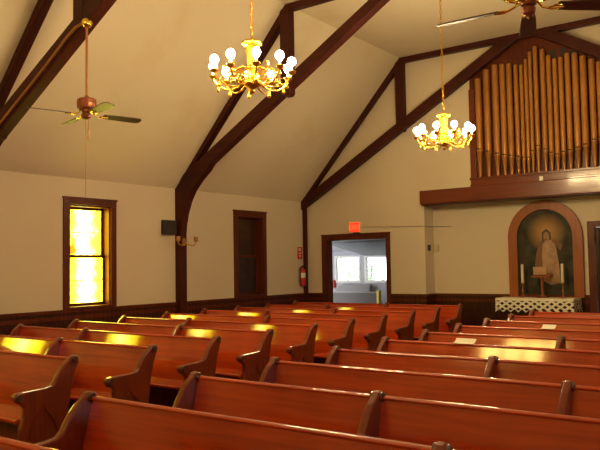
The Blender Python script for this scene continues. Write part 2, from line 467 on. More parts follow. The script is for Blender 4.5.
for k, (x0, x1) in enumerate(VW):
    r = struct('window_%d' % wn, loc=((x0+x1)/2, VY, 0)); wn += 1
    h = (x1-x0)/2; bm = BM()
    add_box(bm, -h-.04, -h+.02, -.02, .08, VZ0-.04, VZ1+.04); add_box(bm, h-.02, h+.04, -.02, .08, VZ0-.04, VZ1+.04)
    add_box(bm, -h+.02, h-.02, -.02, .08, VZ1-.02, VZ1+.04); add_box(bm, -h+.02, h-.02, -.03, .08, VZ0-.04, VZ0+.02)
    add_box(bm, -h+.12, -h+.145, .03, .06, VZ0, VZ1)
    obj('window_frame', bm, 'white', r)
    bm = BM(); add_box(bm, -h+.02, h-.02, .045, .05, VZ0+.02, VZ1-.02); obj('pane', bm, 'glass', r)

hw = thing('half_wall', 'low lilac-grey partition with pale top rail in the bright vestibule', 'partition', (0, 1.5, 0))
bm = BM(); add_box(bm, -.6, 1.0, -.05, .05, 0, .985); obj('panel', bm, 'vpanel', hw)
bm = BM(); add_box(bm, -.6, 1.0, -.065, .065, .985, 1.015); obj('top_rail', bm, 'cushion', hw)
bm = BM(); add_box(bm, 1.0, 1.065, -.065, .065, 0, 1.045); o = obj('end_post', bm, 'yellow', hw, bevel=.006); o['label'] = 'yellow painted end post'
bn = thing('padded_bench', 'pale rounded upholstered bench back under the vestibule window', 'bench', (-.35, 2.25, 0))
bm = BM(); add_prism(bm, [(-.42,.30),(.62,.30),(.62,1.16),(-.20,1.16),(-.34,1.12),(-.42,1.02)], .12, .26, 'y'); obj('backrest', bm, 'cushion', bn, bevel=.03, seg=3)
bm = BM(); add_box(bm, -.42, .62, -.28, .115, .32, .46); obj('seat', bm, 'cushion', bn, bevel=.03, seg=3)
for x in (-.38, .54):
    for y in (-.25, .07):
        bm = BM(); add_box(bm, x, x+.05, y, y+.05, 0, .318); obj('leg', bm, 'trim', bn)
bm = BM(); add_box(bm, -.09, .09, -.05, .05, 0, .2)
o = tag(obj('wall_mounted_alarm', bm, 'red', None, (-.985, 2.545, 1.06), bevel=.015), 'small red box on the vestibule wall left of the bright window', 'alarm box')

# greenery outside the left vestibule window
bu = thing('garden_shrub', 'pale green shrub seen through the left vestibule window', 'shrub', (-1.55, 5.2, -.12))
bm = BM()
for i in range(420):
    a = random.uniform(0, 2*PI); zz = random.uniform(.4, 1.75); rr = random.uniform(.1, .75)*math.sqrt(max(.05, 1-((zz-1.0)/.85)**2))
    c = Vector((rr*math.cos(a), rr*math.sin(a), zz)); u = Vector((random.uniform(-1,1), random.uniform(-1,1), random.uniform(-1,1))).normalized(); w = u.orthogonal().normalized()
    k = random.uniform(.05, .10)
    vs = [bm.verts.new(c+u*k), bm.verts.new(c+w*k*.5), bm.verts.new(c-u*k), bm.verts.new(c-w*k*.5)]; bm.faces.new(vs)
obj('foliage', bm, 'leaf', bu)
bm = BM(); add_lathe(bm, [(.06,0),(.045,.6),(.02,1.3)], 10); obj('stem', bm, 'trim', bu)
bm = BM(); add_box(bm, -6, 6, 2.75, 12, -.25, -.12); struct('ground_outside', bm, plain('lawn_green', (.16, .22, .10), .9, noise=.3))

# dark doorway at the right edge of the alcove
d2 = struct('door_2', loc=(0, AY, 0))
bm = BM(); add_box(bm, 6.10, D2X0, -.03, 0, 0, D2Z+.11); add_box(bm, D2X1, D2X1+.12, -.03, 0, 0, D2Z+.11); add_box(bm, D2X0, D2X1, -.03, 0, D2Z, D2Z+.11)
obj('casing', bm, 'trim', d2, bevel=.004)
bm = BM(); add_box(bm, D2X0+.005, D2X1-.005, .05, .09, .01, D2Z-.005)
lf = obj('door_leaf', bm, 'wains', d2)
bm = BM(); add_sphere(bm, (D2X0+.08, .02, 1.0), .028); obj('door_knob', bm, 'brass', lf, smooth=True)

# ------------------------------------------------------------------ roof trusses
def mir(pts): return [(XR-x, z) for x, z in pts]
def truss(y, th, chord, label, brace=True, qz=4.42, post=(.0, .14)):
    zt0, st, zb0, sb = chord
    root = thing('roof_truss', label, 'roof truss', (0, y, 0), 'dark timber roof trusses')
    h = th/2
    sides = (lambda p: p, mir)
    for f in sides:
        pw = post[1] if brace else .075
        bm = BM(); add_prism(bm, f([(0, 0), (pw, 0), (pw, ZS+.06), (0, ZS+.0)]), (-h if brace else -.02), (h if brace else .07), 'y'); obj('wall_post', bm, 'beam', root, bevel=.006)
        xt = (ZC-zt0)/st; xb = (ZC-zb0)/sb
        x0 = .0 if not brace else .12
        start = [(x0, max(zb0+sb*x0, 2.9)), (x0, min(zt0+st*x0, ZS+1.09*x0-.005))]
        # the top edge follows the ceiling slope until the chord drops away from it
        xi = (zt0-ZS)/(1.0958-st)
        pts = [start[0], start[1]] + ([(xi, zt0+st*xi)] if xi > x0+.05 else []) + [(xt, ZC), (min(xb, XC), min(ZC, zb0+sb*XC))]
        bm = BM(); add_prism(bm, f(pts), -h, h, 'y'); obj('diagonal_chord', bm, 'beam', root, bevel=.008)
        r = .125 if brace else .10
        k = r*1.483
        bm = BM(); add_prism(bm, f([(.0, ZS), (XQ, ZC), (XQ, ZC-k), (.0, ZS-k*.6)]), -h*.85, h*.85, 'y'); obj('upper_rafter', bm, 'beam', root, bevel=.006)
        bm = BM(); add_prism(bm, f([(XQ-.11, qz+.04), (XQ-.07, qz), (XQ+.03, qz), (XQ+.07, qz+.04), (XQ+.07, ZC), (XQ-.11, ZC-.1)]), -h*1.05, h*1.05, 'y'); obj('queen_post', bm, 'beam', root, bevel=.006)
        if brace:
            pts = [(.12, 1.95), (.13, 2.2), (.16, 2.45), (.21, 2.66), (.30, 2.88), (.42, 3.07), (.60, 3.25), (.80, 3.405), (.86, zb0+sb*.86-.01), (1.0, zb0+sb*1.0+.03), (.8, zb0+sb*.8+.06), (.12, ZS+.06)]
            bm = BM(); add_prism(bm, f(pts), -h*.96, h*.96, 'y'); obj('curved_brace', bm, 'beam', root)
    bm = BM(); add_box(bm, XQ-.1, XR-XQ+.1, -h*.85, h*.85, ZC-.11, ZC); obj('collar_beam', bm, 'beam', root, bevel=.006)
    return root
truss(-.10, .14, (3.16, .575, 2.93, .575), 'dark red timber truss flat against the organ wall above the doorway', brace=False)
truss(-4.02, .16, (3.24, .578, 2.98, .592), 'dark timber truss with curved brace on the wall post between the two left windows', qz=4.45)
truss(-8.05, .15, (3.25, .56, 2.93, .59), 'dark timber truss at top left carrying the brass ball of the ceiling fan', qz=4.50)

# conduit clipped along the near truss chord
bm = BM()
cp = [(.25, 3.16), (1.0, 3.60), (1.75, 4.03), (2.15, 4.27), (2.40, 4.43), (2.58, 4.52), (2.73, 4.55)]
add_tube(bm, [(x, -8.148, z) for x, z in cp], .018, 8)
tag(obj('conduit', bm, 'bronze', smooth=True), 'thin brown conduit running down the left truss chord from the brass ball', 'conduit')

# ------------------------------------------------------------------ pews
PW = 3.65
END = [(-.53,0),(-.525,.25),(-.515,.40),(-.485,.50),(-.480,.565),(-.505,.595),(-.545,.612),(-.568,.640),(-.568,.668),(-.548,.690),(-.50,.697),
       (-.40,.700),(-.30,.703),(-.235,.712),(-.205,.735),(-.175,.785),(-.140,.835),(-.100,.878),(-.060,.908),(-.030,.934),(-.004,.942),(.022,.934),
       (.040,.910),(.036,.880),(.012,.820),(-.010,.768),(-.040,.640),(-.070,.45),(-.086,.25),(-.092,0)]
SEAT = [(-.095,.415),(-.50,.432),(-.522,.44),(-.532,.452),(-.530,.468),(-.515,.477),(-.48,.474),(-.30,.458),(-.10,.452)]
def gothic(w, z0, z1, n=6):
    """pointed arch outline, (y, z) about y = 0"""
    pts = [(-w, z0), (w, z0)]
    zs = z0 + (z1-z0)*.45
    for i in range(n+1):
        a = (PI/2)*i/n*.88
        pts.append((w - 2*w*(1-math.cos(a)) , zs + (z1-zs)*math.sin(a)/math.sin(PI/2*.88)))
    pts2 = [(-p, q) for p, q in pts[2:]][::-1]
    out = [p for p in pts if p[0] >= -w-1e-6]
    top = (0, z1)
    right = [p for p in pts[2:] if p[0] > .012]; left = [(-p, q) for p, q in right][::-1]
    return [(-w, z0), (w, z0)] + right + [top] + left
def ring_prism(bm, outer, inner, a, b):
    n = len(outer)
    rows = []
    for h in (a, b):
        rows.append(([bm.verts.new((h, *p)) for p in outer], [bm.verts.new((h, *p)) for p in inner]))
    for i in range(n):
        j = (i+1) % n
        (oa, ia), (ob, ib) = rows
        bm.faces.new((oa[i], oa[j], ia[j], ia[i])); bm.faces.new((ob[i], ib[i], ib[j], ob[j]))
        bm.faces.new((oa[i], ob[i], ob[j], oa[j])); bm.faces.new((ia[i], ia[j], ib[j], ib[i]))
end_mesh = {}
def end_panel(root, x, name='pew_end', th=.052):
    """carved end with scrolled arm; its scroll bosses and pointed-arch moulding are sub-parts"""
    if 'e' not in end_mesh:
        bm = BM(); add_prism(bm, END, -th/2, th/2, 'x')
        e = obj(name, bm, 'pewend', root, (x,0,0), bevel=.013, seg=3)
        subs = []
        for s in (-1, 1):
            for (cy, cz, r) in ((-.006, .905, .030), (-.532, .654, .030)):
                bm = BM(); vs = []
                for rr, d in ((r, 0), (r, .010), (r*.72, .014), (r*.4, .010), (r*.35, .018), (.001, .020)):
                    vs.append([bm.verts.new((s*(th/2+d-.001), cy+rr*math.cos(2*PI*i/16), cz+rr*math.sin(2*PI*i/16))) for i in range(16)])
                for a, b in zip(vs, vs[1:]):
                    for i in range(16): bm.faces.new((a[i], a[(i+1)%16], b[(i+1)%16], b[i]))
                subs.append(obj('scroll_boss', bm, 'knob', e, smooth=True))
        out = [(p-.30, q) for p, q in gothic(.135, .12, .58)]; inn = [(p-.30, q) for p, q in gothic(.115, .14, .548)]
        for s in (-1, 1):
            bm = BM(); ring_prism(bm, out, inn, s*(th/2-.001), s*(th/2+.008))
            subs.append(obj('arch_moulding', bm, 'pewend', e))
        end_mesh['e'] = (e, subs); return e
    e0, subs = end_mesh['e']
    e = e0.copy(); COL.objects.link(e); e.parent = root; e.location = (x,0,0); e.name = name
    for q in subs:
        c = q.copy(); COL.objects.link(c); c.parent = e
    return e
def make_pew(div):
    root = thing('church_pew', '', 'pew')
    end_panel(root, 0); end_panel(root, PW)
    end_panel(root, div, 'divider')
    bm = BM()
    add_prism(bm, [(-.006,.892),(-.115,.440),(-.088,.435),(.022,.892)], .027, PW-.027, 'x'); obj('backrest', bm, 'pew', root)
    bm = BM()
    add_prism(bm, [(-.010,.890),(-.017,.894),(-.018,.902),(-.011,.910),(.004,.914),(.022,.912),(.032,.905),(.031,.893),(.022,.888)], .027, PW-.027, 'x'); obj('top_rail', bm, 'pew', root, smooth=True)
    bm = BM(); add_prism(bm, SEAT, .027, PW-.027, 'x'); obj('seat', bm, 'pew', root)
    bm = BM(); add_prism(bm, [(-.20,.10),(-.18,.10),(-.18,.415),(-.20,.415)], .027, PW-.027, 'x'); obj('kick_board', bm, 'pewend', root)
    return root
Y0, SP, LOFF = -11.4163, .9006, 1.0739
XL0, XRB = .68, 5.965
left_even = make_pew(PW-1.48); left_odd = make_pew(PW-2.23)
right_even = make_pew(1.475); right_odd = make_pew(2.30)
LN = {1:'left-bank pew nearest the camera, carved end lowest at the left edge of the photo',
 2:'left-bank pew second from the camera, yellow window light along its upper back at far left',
 3:'left-bank pew third from the camera, bright yellow patch beyond the dark divider knob',
 4:'left-bank pew fourth from the camera, with its far end nearest under the lit window',
 5:'left-bank pew fifth from the camera, its far end beside the dark timber wall post',
 6:'left-bank pew sixth from the camera, aisle end opposite the doorway jamb',
 7:'left-bank pew fourth from the organ wall, its aisle end in line with the doorway',
 8:'left-bank pew third from the organ wall, its aisle end just right of the doorway',
 9:'left-bank pew last but one, close to the organ wall on the left of the aisle',
 10:'hindmost left-bank pew, nearest the organ wall left of the aisle'}
RN = {0:'right-bank pew nearest the camera, only its top rail crossing the bottom left corner',
 1:'right-bank pew second from the camera, its rounded end lowest in the photo at lower left',
 2:'right-bank pew third from the camera, with a glossy divider panel at bottom centre',
 3:'right-bank pew fourth from the camera, its divider near the right edge of the photo',
 4:'right-bank pew fifth from the camera, behind the broad plain backs at right',
 5:'right-bank pew sixth from the camera, broad golden reflection and a white leaflet on its rail',
 6:'right-bank pew seventh from the camera, with a small dark divider knob at right',
 7:'right-bank pew eighth from the camera, small white paper on its rail',
 8:'right-bank pew third from the back, directly beyond the rail with the small paper',
 9:'right-bank pew last but one, just in front of the hindmost one below the altar',
 10:'hindmost right-bank pew, nearest the lace-covered altar'}
used = set()
def place_pew(src, loc, label, group):
    if src.name not in used:
        used.add(src.name); r = src; r.location = loc; r['label'] = label
    else: r = dup(src, loc, label)
    r['group'] = group
for k in range(1, 11):
    place_pew(left_even if k % 2 == 0 else left_odd, (XL0, Y0+LOFF+SP*k, 0), LN[k], 'pews left of the aisle')
for k in range(0, 11):
    place_pew(right_even if k % 2 == 0 else right_odd, (XRB, Y0+SP*k, 0), RN[k], 'pews right of the aisle')

# leaflets folded over two rails
def leaflet(x, y, label, w, d, rz):
    bm = BM()
    pr = [(-.032,.0015),(.0,.0035),(.026,.010),(.050,.024),(.066,.040),(.068,.037),(.052,.021),(.028,.007),(.0,.001),(-.032,-.001)]
    add_prism(bm, [(p*d, q) for p, q in pr], -w/2, w/2, 'x')
    tag(obj('paper_leaflet', bm, 'paper', None, (x, y, .9145)), label, 'leaflet')
leaflet(6.80, Y0+SP*5+.004, 'white folded leaflet lying on the rail of the sixth right-bank pew', .20, 1.0, 0)
leaflet(7.03, Y0+SP*7+.004, 'small white paper on the rail of the eighth right-bank pew, nearer the altar', .15, 1.0, 0)

# ------------------------------------------------------------------ chandeliers
def arm_meshes():
    bm = BM()
    P = [(.07,-.18),(.13,-.245),(.20,-.275),(.27,-.265),(.335,-.215),(.375,-.150),(.385,-.105)]
    add_tube(bm, [(x,0,z) for x, z in P], [.011,.010,.009,.009,.009,.010,.012], 8)
    sp = []
    for i in range(15):   # inner scroll curling back under the cup
        a = -.5*PI + i*.42; r = .058*(1-i/17.)
        sp.append((.285+r*math.cos(a), 0, -.195+r*math.sin(a)))
    add_tube(bm, sp, .0055, 6)
    sp = []
    for i in range(13):
        a = .5*PI - i*.45; r = .050*(1-i/15.)
        sp.append((.155+r*math.cos(a), 0, -.165+r*math.sin(a)))
    add_tube(bm, sp, .0055, 6)
    squash(bm)
    return bm
def make_chandelier(label, loc, ztop):
    root = thing('chandelier', label, 'chandelier', loc, 'brass chandeliers over the aisle')
    bm = BM()   # fluted column with a flared crown
    prof = [(.018,-.16),(.05,-.15),(.062,-.11),(.050,-.06),(.040,.0),(.044,.08),(.052,.14),(.060,.18),(.090,.20),(.096,.215),(.085,.235),(.05,.24),(.02,.25)]
    rings = []; seg = 32
    for r, z in prof:
        rings.append([bm.verts.new(((r*(1+.09*math.cos(8*2*PI*i/seg)))*math.cos(2*PI*i/seg), (r*(1+.09*math.cos(8*2*PI*i/seg)))*math.sin(2*PI*i/seg), z)) for i in range(seg)])
    for a, b in zip(rings, rings[1:]):
        for i in range(seg): bm.faces.new((a[i], a[(i+1)%seg], b[(i+1)%seg], b[i]))
    bm.faces.new(rings[0][::-1]); bm.faces.new(rings[-1]); obj('column', bm, 'gilt', root, smooth=True)
    bm = BM(); add_lathe(bm, [(.012,-.345),(.02,-.335),(.028,-.315),(.016,-.29),(.03,-.275),(.066,-.25),(.085,-.215),(.078,-.18),(.045,-.155),(.02,-.15)], 20); squash(bm); obj('hub', bm, 'gilt', root, smooth=True)
    bm = BM()
    add_tube(bm, [(.235*math.cos(2*PI*i/40), .235*math.sin(2*PI*i/40), -.085+.012*math.cos(10*2*PI*i/40)) for i in range(40)], .010, 8, closed=True)
    for i in range(10):
        a = 2*PI*(i+.5)/10; ca, sa = math.cos(a), math.sin(a)
        add_tube(bm, [(r*ca, r*sa, z) for r, z in ((.05,-.10),(.10,-.055),(.16,-.05),(.235,-.085),(.285,-.06),(.275,-.025),(.25,-.03))], .007, 6)
    obj('scroll_gallery', bm, 'gilt', root, smooth=True)
    # links of the hanging chain
    bm = BM(); z = .25; k = 0
    L = .062
    while z < ztop-loc[2]-.05:
        pts = []
        for i in range(12):
            a = 2*PI*i/12; u, w = .013*math.cos(a), .036*math.sin(a)
            pts.append((u if k % 2 else 0, 0 if k % 2 else u, z+.033+w))
        add_tube(bm, pts, .0048, 5, closed=True); z += L; k += 1
    obj('chain', bm, 'gilt', root, smooth=True)
    zc = ztop-loc[2]
    bm = BM(); add_lathe(bm, [(.008,zc-.06),(.03,zc-.05),(.065,zc-.02),(.07,zc)], 20); obj('ceiling_canopy', bm, 'gilt', root, smooth=True)
    a0 = None
    for i in range(10):
        rz = 2*PI*(i+.77)/10
        if a0 is None:
            a0 = obj('arm', arm_meshes(), 'gilt', root, smooth=True)
            bm = BM(); add_lathe(bm, [(.012,-.115),(.03,-.105),(.042,-.085),(.040,-.080),(.018,-.092),(.010,-.09)], 14, (.385,0,0)); c = obj('drip_cup', bm, 'gilt', a0, smooth=True)
            bm = BM(); add_lathe(bm, [(.012,-.30),(.020,-.275),(.012,-.25),(.006,-.225)], 10, (.335,0,.0)); squash(bm); p = obj('drop_finial', bm, 'gilt', a0, smooth=True)
            bm = BM(); add_lathe(bm, [(.0135,-.09),(.0135,-.03)], 12, (.385,0,0)); s = obj('candle_sleeve', bm, 'sleeve', a0, smooth=True)
            bm = BM(); add_lathe(bm, [(.012,-.034),(.030,-.018),(.040,.004),(.040,.022),(.029,.044),(.012,.057),(.001,.061)], 14, (.385,0,0)); b = obj('bulb', bm, 'bulb', a0, smooth=True)
            a0.rotation_euler = (0,0,rz)
        else:
            a = a0.copy(); COL.objects.link(a); a.parent = root; a.rotation_euler = (0,0,rz)
            for ch in list(a0.children):
                q = ch.copy(); COL.objects.link(q); q.parent = a
    return root
make_chandelier('lit brass chandelier hanging nearest, larger in the photo, left of centre', (5.23, -8.08, 3.60), ZC-.11)
make_chandelier('lit brass chandelier hanging farther off, in front of the organ wall by the pipes', (5.34, -4.02, 3.54), ZC-.11)

# ------------------------------------------------------------------ ceiling fans
def make_fan(label, loc, zball, th0, cord, dx=0, drop=.055, rs=1., nb=4):
    root = thing('ceiling_fan', label, 'ceiling fan', loc, 'ceiling fans')
    h = zball-loc[2]
    bm = BM(); add_sphere(bm, (dx,0,h), .062); obj('canopy_ball', bm, 'brass', root, smooth=True)
    bm = BM(); add_tube(bm, [(0,0,.10),(dx*.5,0,h*.5),(dx,0,h-.05)], .014, 10); obj('down_rod', bm, 'bronze', root, smooth=True)
    bm = BM(); add_lathe(bm, [(.018,.135),(.03,.115),(.085,.10),(.105,.085),(.11,.05),(.11,.0),(.10,-.02),(.06,-.03),(.055,-.06),(.03,-.07)], 24); obj('motor_housing', bm, 'housing', root, smooth=True)
    bm = BM(); add_lathe(bm, [(.035,-.068),(.05,-.085),(.045,-.12),(.02,-.14)], 18); obj('switch_cup', bm, 'housing', root, smooth=True)
    if cord:
        bm = BM()
        add_tube(bm, [(.03,.0,-.13),(.032,0,-.20),(.032,0,-.26)], .003, 6)
        add_lathe(bm, [(.004,-.26),(.009,-.28),(.006,-.32),(.010,-.36),(.004,-.38)], 10, (.032,0,0))
        obj('pull_chain', bm, 'bronze', root, smooth=True)
    if cord:
        bm = BM(); add_tube(bm, [(-.02,0,-.13),(-.02,0,-cord)], .0028, 6); obj('pull_cord', bm, 'bronze', root)
    b0 = None
    for k in range(nb):
        rz = math.radians(th0+360*k/nb)
        if b0 is None:
            bm = BM()   # rounded blade, pitched about its length
            out = [(.20,-.048),(.30,-.058),(.50,-.066),(.60,-.066),(.645,-.058),(.665,-.035),(.668,0),(.665,.035),(.645,.058),(.60,.066),(.50,.066),(.30,.058),(.20,.048),(.185,0)]
            add_prism(bm, out, -.005, .005, 'z')
            pit = math.radians(-13)
            for v in bm.verts: v.co = Vector((v.co.x*rs, v.co.y*math.cos(pit)-v.co.z*math.sin(pit), v.co.y*math.sin(pit)+v.co.z*math.cos(pit)-drop))
            b0 = obj('blade', bm, 'fanwood', root, bevel=.002)
            bm = BM()
            add_tube(bm, [(.07,0,-.035),(.11,.02,-drop),(.15,.015,-drop-.011),(.20,.01,-drop-.009),(.255,.0,-drop-.007)], [.012,.010,.009,.014,.008], 8)
            add_tube(bm, [(.15,.015,-drop-.011),(.19,.04,-drop-.013),(.235,.03,-drop-.011)], .007, 6); add_tube(bm, [(.15,.015,-drop-.011),(.19,-.03,-drop-.005),(.235,-.03,-drop-.003)], .007, 6)
            ir = obj('blade_iron', bm, 'brass', b0, smooth=True); b0.rotation_euler = (0,0,rz)
        else:
            b = b0.copy(); COL.objects.link(b); b.parent = root; b.rotation_euler = (0,0,rz)
            q = b0.children[0].copy(); COL.objects.link(q); q.parent = b
    return root
make_fan('ceiling fan at upper left with a long thin cord hanging above the lit window', (2.86, -8.20, 3.52), 4.50, 75, 1.02, 0, .085)
make_fan('ceiling fan at the top right edge of the photo, in front of the organ', (7.93, -8.18, 3.59), 4.56, 109, 0, 0, .065, 1.06, 5)

# ------------------------------------------------------------------ organ and its beam
ob = thing('organ_beam', 'long red-brown timber beam below the organ pipes', 'beam', (0, 0, 0))
bm = BM(); add_box(bm, 2.975, 7.585, -.12, .0, ZB0, ZB1); obj('beam_face', bm, 'oak', ob, bevel=.006)
bm = BM(); add_box(bm, 3.005, 7.555, -.115, .19, ZB0-.03, ZB0-.002); obj('soffit_board', bm, 'beam', ob)
OX0, OX1 = 4.075, 6.72
og = thing('pipe_organ', 'tall bank of gilded organ pipes in a dark wooden case high on the wall', 'pipe organ', (0, 0, ZB1))
bm = BM(); add_box(bm, OX0, OX1, -.115, -.003, 0.002, .04); add_box(bm, OX0+.01, OX1-.01, -.10, -.003, .04, .13); add_box(bm, OX0-.01, OX1+.01, -.115, -.003, .13, .175)
obj('base_rail', bm, 'oak', og, bevel=.004)
for nm, xa, xb in (('case_stile', OX0, OX0+.12), ('case_stile', OX1-.12, OX1)):
    bm = BM(); add_box(bm, xa, xb, -.075, -.003, .175, 1.93 if xa < 5 else 1.93); obj(nm, bm, 'oak', og, bevel=.005)
bm = BM(); add_prism(bm, [(OX0+.12, .175), (OX1-.12, .175), (OX1-.12, 1.97), (6.40, 2.30), (5.60, 2.78), (4.96, 2.78), (4.16, 2.32), (OX0, 2.24), (OX0, 1.93), (OX0+.12, 1.93)], -.012, -.002, 'y'); obj('back_panel', bm, 'trim', og)
for xa in (5.50, 5.66, 5.86, 6.06):
    bm = BM(); add_box(bm, xa, xa+.10, -.024, -.013, 2.05, 2.42); obj('dark_louvre', bm, 'black', og)
PIPES = [(4.281,5.26,3.87),(4.456,5.41,3.81),(4.632,5.47,3.75),(4.776,5.46,3.71),(4.907,5.44,3.68),(5.038,5.40,3.65),(5.140,5.38,3.62),(5.228,5.47,3.61),(5.312,5.60,3.73),(5.413,5.68,3.81),(5.545,5.60,3.73),(5.656,5.46,3.66),(5.764,5.38,3.62),(5.870,5.39,3.65),(5.990,5.44,3.67),(6.122,5.48,3.70),(6.260,5.47,3.74),(6.405,5.43,3.81),(6.53,5.36,3.84)]
for i, (x, zt, zm) in enumerate(PIPES):
    gap = min([abs(x-q[0]) for j, q in enumerate(PIPES) if j != i])
    r = min(.062, gap*.43)
    zb = .175; zt = min(zt, 2.93+.575*min(x-.06, XR-x-.06)-.03)-ZB1; zm -= ZB1
    bm = BM()
    add_lathe(bm, [(r*.46, zb+.001), (r*.50, zb+.03), (r*.86, zm-.055), (r*1.02, zm-.045), (r*1.02, zm-.01), (r, zm), (r, zt-.012), (r*.9, zt), (r*.86, zt-.03)], 18, (x, -.082, 0))
    # flattened mouth with a pointed upper lip
    for v in bm.verts:
        if zm-.0 <= v.co.z <= zm+.001 and v.co.y < -.082-r*.6: v.co.y += r*.25
    p = obj('organ_pipe', bm, 'pipe', og, smooth=True)
    bm = BM(); w = r*.62
    add_prism(bm, [(x-w, zm-.012), (x+w, zm-.012), (x+w*.9, zm+.012), (x-w*.9, zm+.012)], -.082-r*1.03, -.082-r*.70, 'y'); obj('mouth', bm, 'dark', p)
bm = BM(); add_box(bm, -.035, .035, -.008, .004, 0, .085)
tag(obj('name_card', bm, 'paper', None, (5.46, -.125, ZB1+.002)), 'small white card standing on the organ ledge above the arched painting', 'card')

# ------------------------------------------------------------------ arched painting
AXC = 5.325; AP = AY
def arch_pts(hw_, z0, zt, n=28):
    zc_ = zt-hw_
    return [(-hw_, z0), (hw_, z0)] + [(hw_*math.cos(PI*i/n), zc_+hw_*math.sin(PI*i/n)) for i in range(n+1)]
pt = thing('altarpiece', 'arched painting of a robed haloed figure in a broad orange-brown wooden frame', 'painting', (AXC, AP, 0))
o_ = arch_pts(.70, .99, 2.835); i_ = arch_pts(.52, 1.0, 2.655)
bm = BM()
n = len(o_); rows = []
for yy in (-.075, -.002): rows.append(([bm.verts.new((p, yy, q)) for p, q in o_], [bm.verts.new((p, yy, q)) for p, q in i_]))
for i in range(n):
    j = (i+1) % n; (oa, ia), (ob_, ib) = rows
    bm.faces.new((oa[i], oa[j], ia[j], ia[i])); bm.faces.new((ob_[i], ib[i], ib[j], ob_[j])); bm.faces.new((oa[i], ob_[i], ob_[j], oa[j])); bm.faces.new((ia[i], ia[j], ib[j], ib[i]))
obj('arch_frame', bm, 'archwood', pt, bevel=.008)
bm = BM(); add_prism(bm, arch_pts(.517, 0, 1.652), -.028, -.006, 'y'); cv = obj('canvas', bm, 'canvas', pt, (0, 0, 1.0))
def flat(nm, pts, mat, d):
    bm = BM(); add_prism(bm, pts, -.028-d, -.0275, 'y'); return obj(nm, bm, mat, cv)
flat('cloak', [(-.14,.42),(-.02,.36),(.08,.9),(.16,1.02),(.02,1.10),(-.10,1.04),(-.17,.82),(-.20,.6)], 'cloak', .002)
flat('robe', [(-.05,.30),(.10,.22),(.27,.26),(.25,.6),(.20,.95),(.14,1.06),(.02,1.07),(-.05,.98),(-.06,.7)], 'robe', .003)
flat('painted_sleeve', [(.12,1.05),(.20,.98),(.28,.86),(.33,.98),(.25,1.02),(.18,1.09)], 'cloak', .004)
flat('painted_face', [(.03+.055*math.cos(2*PI*i/14), 1.17+.075*math.sin(2*PI*i/14)) for i in range(14)], 'skin', .004)
flat('painted_hair', [(-.05,1.05),(-.02,1.04),(-.02,1.20),(.03,1.235),(.08,1.20),(.09,1.06),(.12,1.08),(.11,1.22),(.03,1.285),(-.05,1.22)], 'hair', .005)

# ------------------------------------------------------------------ altar and what stands on it
AXM = 5.25; TY0, TY1, TZ = -.17, .32, .985
al = thing('altar_table', 'dark wooden altar table mostly hidden under the lace cloth', 'altar', (AXM, 0, 0))
bm = BM(); add_box(bm, -.70, .70, TY0+.02, TY1, TZ-.05, TZ); obj('table_top', bm, 'trim', al)
bm = BM(); add_box(bm, -.65, .65, TY0+.06, TY1-.04, .08, TZ-.05); obj('body', bm, 'wains', al)
bm = BM(); add_box(bm, -.69, .69, TY0+.03, TY1-.01, 0, .08); obj('plinth', bm, 'trim', al)
bm = BM()
W, zt, e = .715, TZ+.006, .012
def drop(fn, length, nseg):
    top = []; bot = []
    for i in range(nseg+1):
        s = i/nseg; ph = (i % 8)/8.
        d = .200 + .060*abs(2*ph-1)
        wv = .006*math.sin(i*1.1)
        top.append(bm.verts.new((*fn(s, 0), zt))); bot.append(bm.verts.new((*fn(s, .008+wv), zt-d)))
    for i in range(nseg): bm.faces.new((top[i], bot[i], bot[i+1], top[i+1]))
drop(lambda s, o_: (-W+2*W*s, TY0-e*0-o_), 2*W, 80)
drop(lambda s, o_: (-W-o_, TY1+(TY0-TY1)*s), TY1-TY0, 24)
drop(lambda s, o_: (W+o_, TY0+(TY1-TY0)*s), TY1-TY0, 24)
vs = [bm.verts.new(p) for p in ((-W,TY0,zt),(W,TY0,zt),(W,TY1,zt),(-W,TY1,zt))]; bm.faces.new(vs)
lc = obj('lace_cloth', bm, 'lace', None, (AXM, 0, 0))
md = lc.modifiers.new('Solid', 'SOLIDIFY'); md.thickness = .003; md.offset = 1
tag(lc, 'white lace cloth with zigzag edge draped over the altar', 'altar cloth')
TT = TZ+.011
def candle(x, y, lab1, lab2):
    c = thing('candlestick', lab1, 'candlestick', (x, y, TT), 'altar candlesticks')
    bm = BM(); add_lathe(bm, [(.055,0),(.058,.012),(.03,.022),(.012,.04),(.010,.10),(.020,.125),(.010,.15),(.011,.235),(.022,.25),(.016,.262)], 18); obj('stem', bm, 'bronze', c, smooth=True)
    bm = BM(); add_lathe(bm, [(.014,.262),(.040,.266),(.044,.276),(.036,.278),(.024,.27)], 18); obj('drip_pan', bm, 'brass', c, smooth=True)
    k = thing('candle', lab2, 'candle', (x, y, TT+.274), 'altar candles')
    bm = BM(); add_lathe(bm, [(.0265,0),(.0265,.345),(.022,.352),(.004,.350)], 18); obj('wax_body', bm, 'wax', k, smooth=True)
    bm = BM(); add_tube(bm, [(0,0,.348),(.002,0,.362),(.005,0,.370)], .003, 6); obj('wick', bm, 'dark', k)
candle(4.96, .13, 'bronze candlestick at the left of the altar before the painting', 'white candle at the left of the altar')
candle(5.70, .13, 'bronze candlestick at the right of the altar before the painting', 'white candle at the right of the altar')
st = thing('book_stand', 'small wooden stand with flat top in the middle of the altar', 'book stand', (5.33, .12, TT))
bm = BM(); add_box(bm, -.10, .10, -.07, .07, 0, .03); obj('foot', bm, 'oak', st, bevel=.004)
bm = BM(); add_lathe(bm, [(.035,.03),(.026,.06),(.022,.20),(.030,.24),(.024,.30),(.034,.385)], 14); obj('post', bm, 'archwood', st, smooth=True)
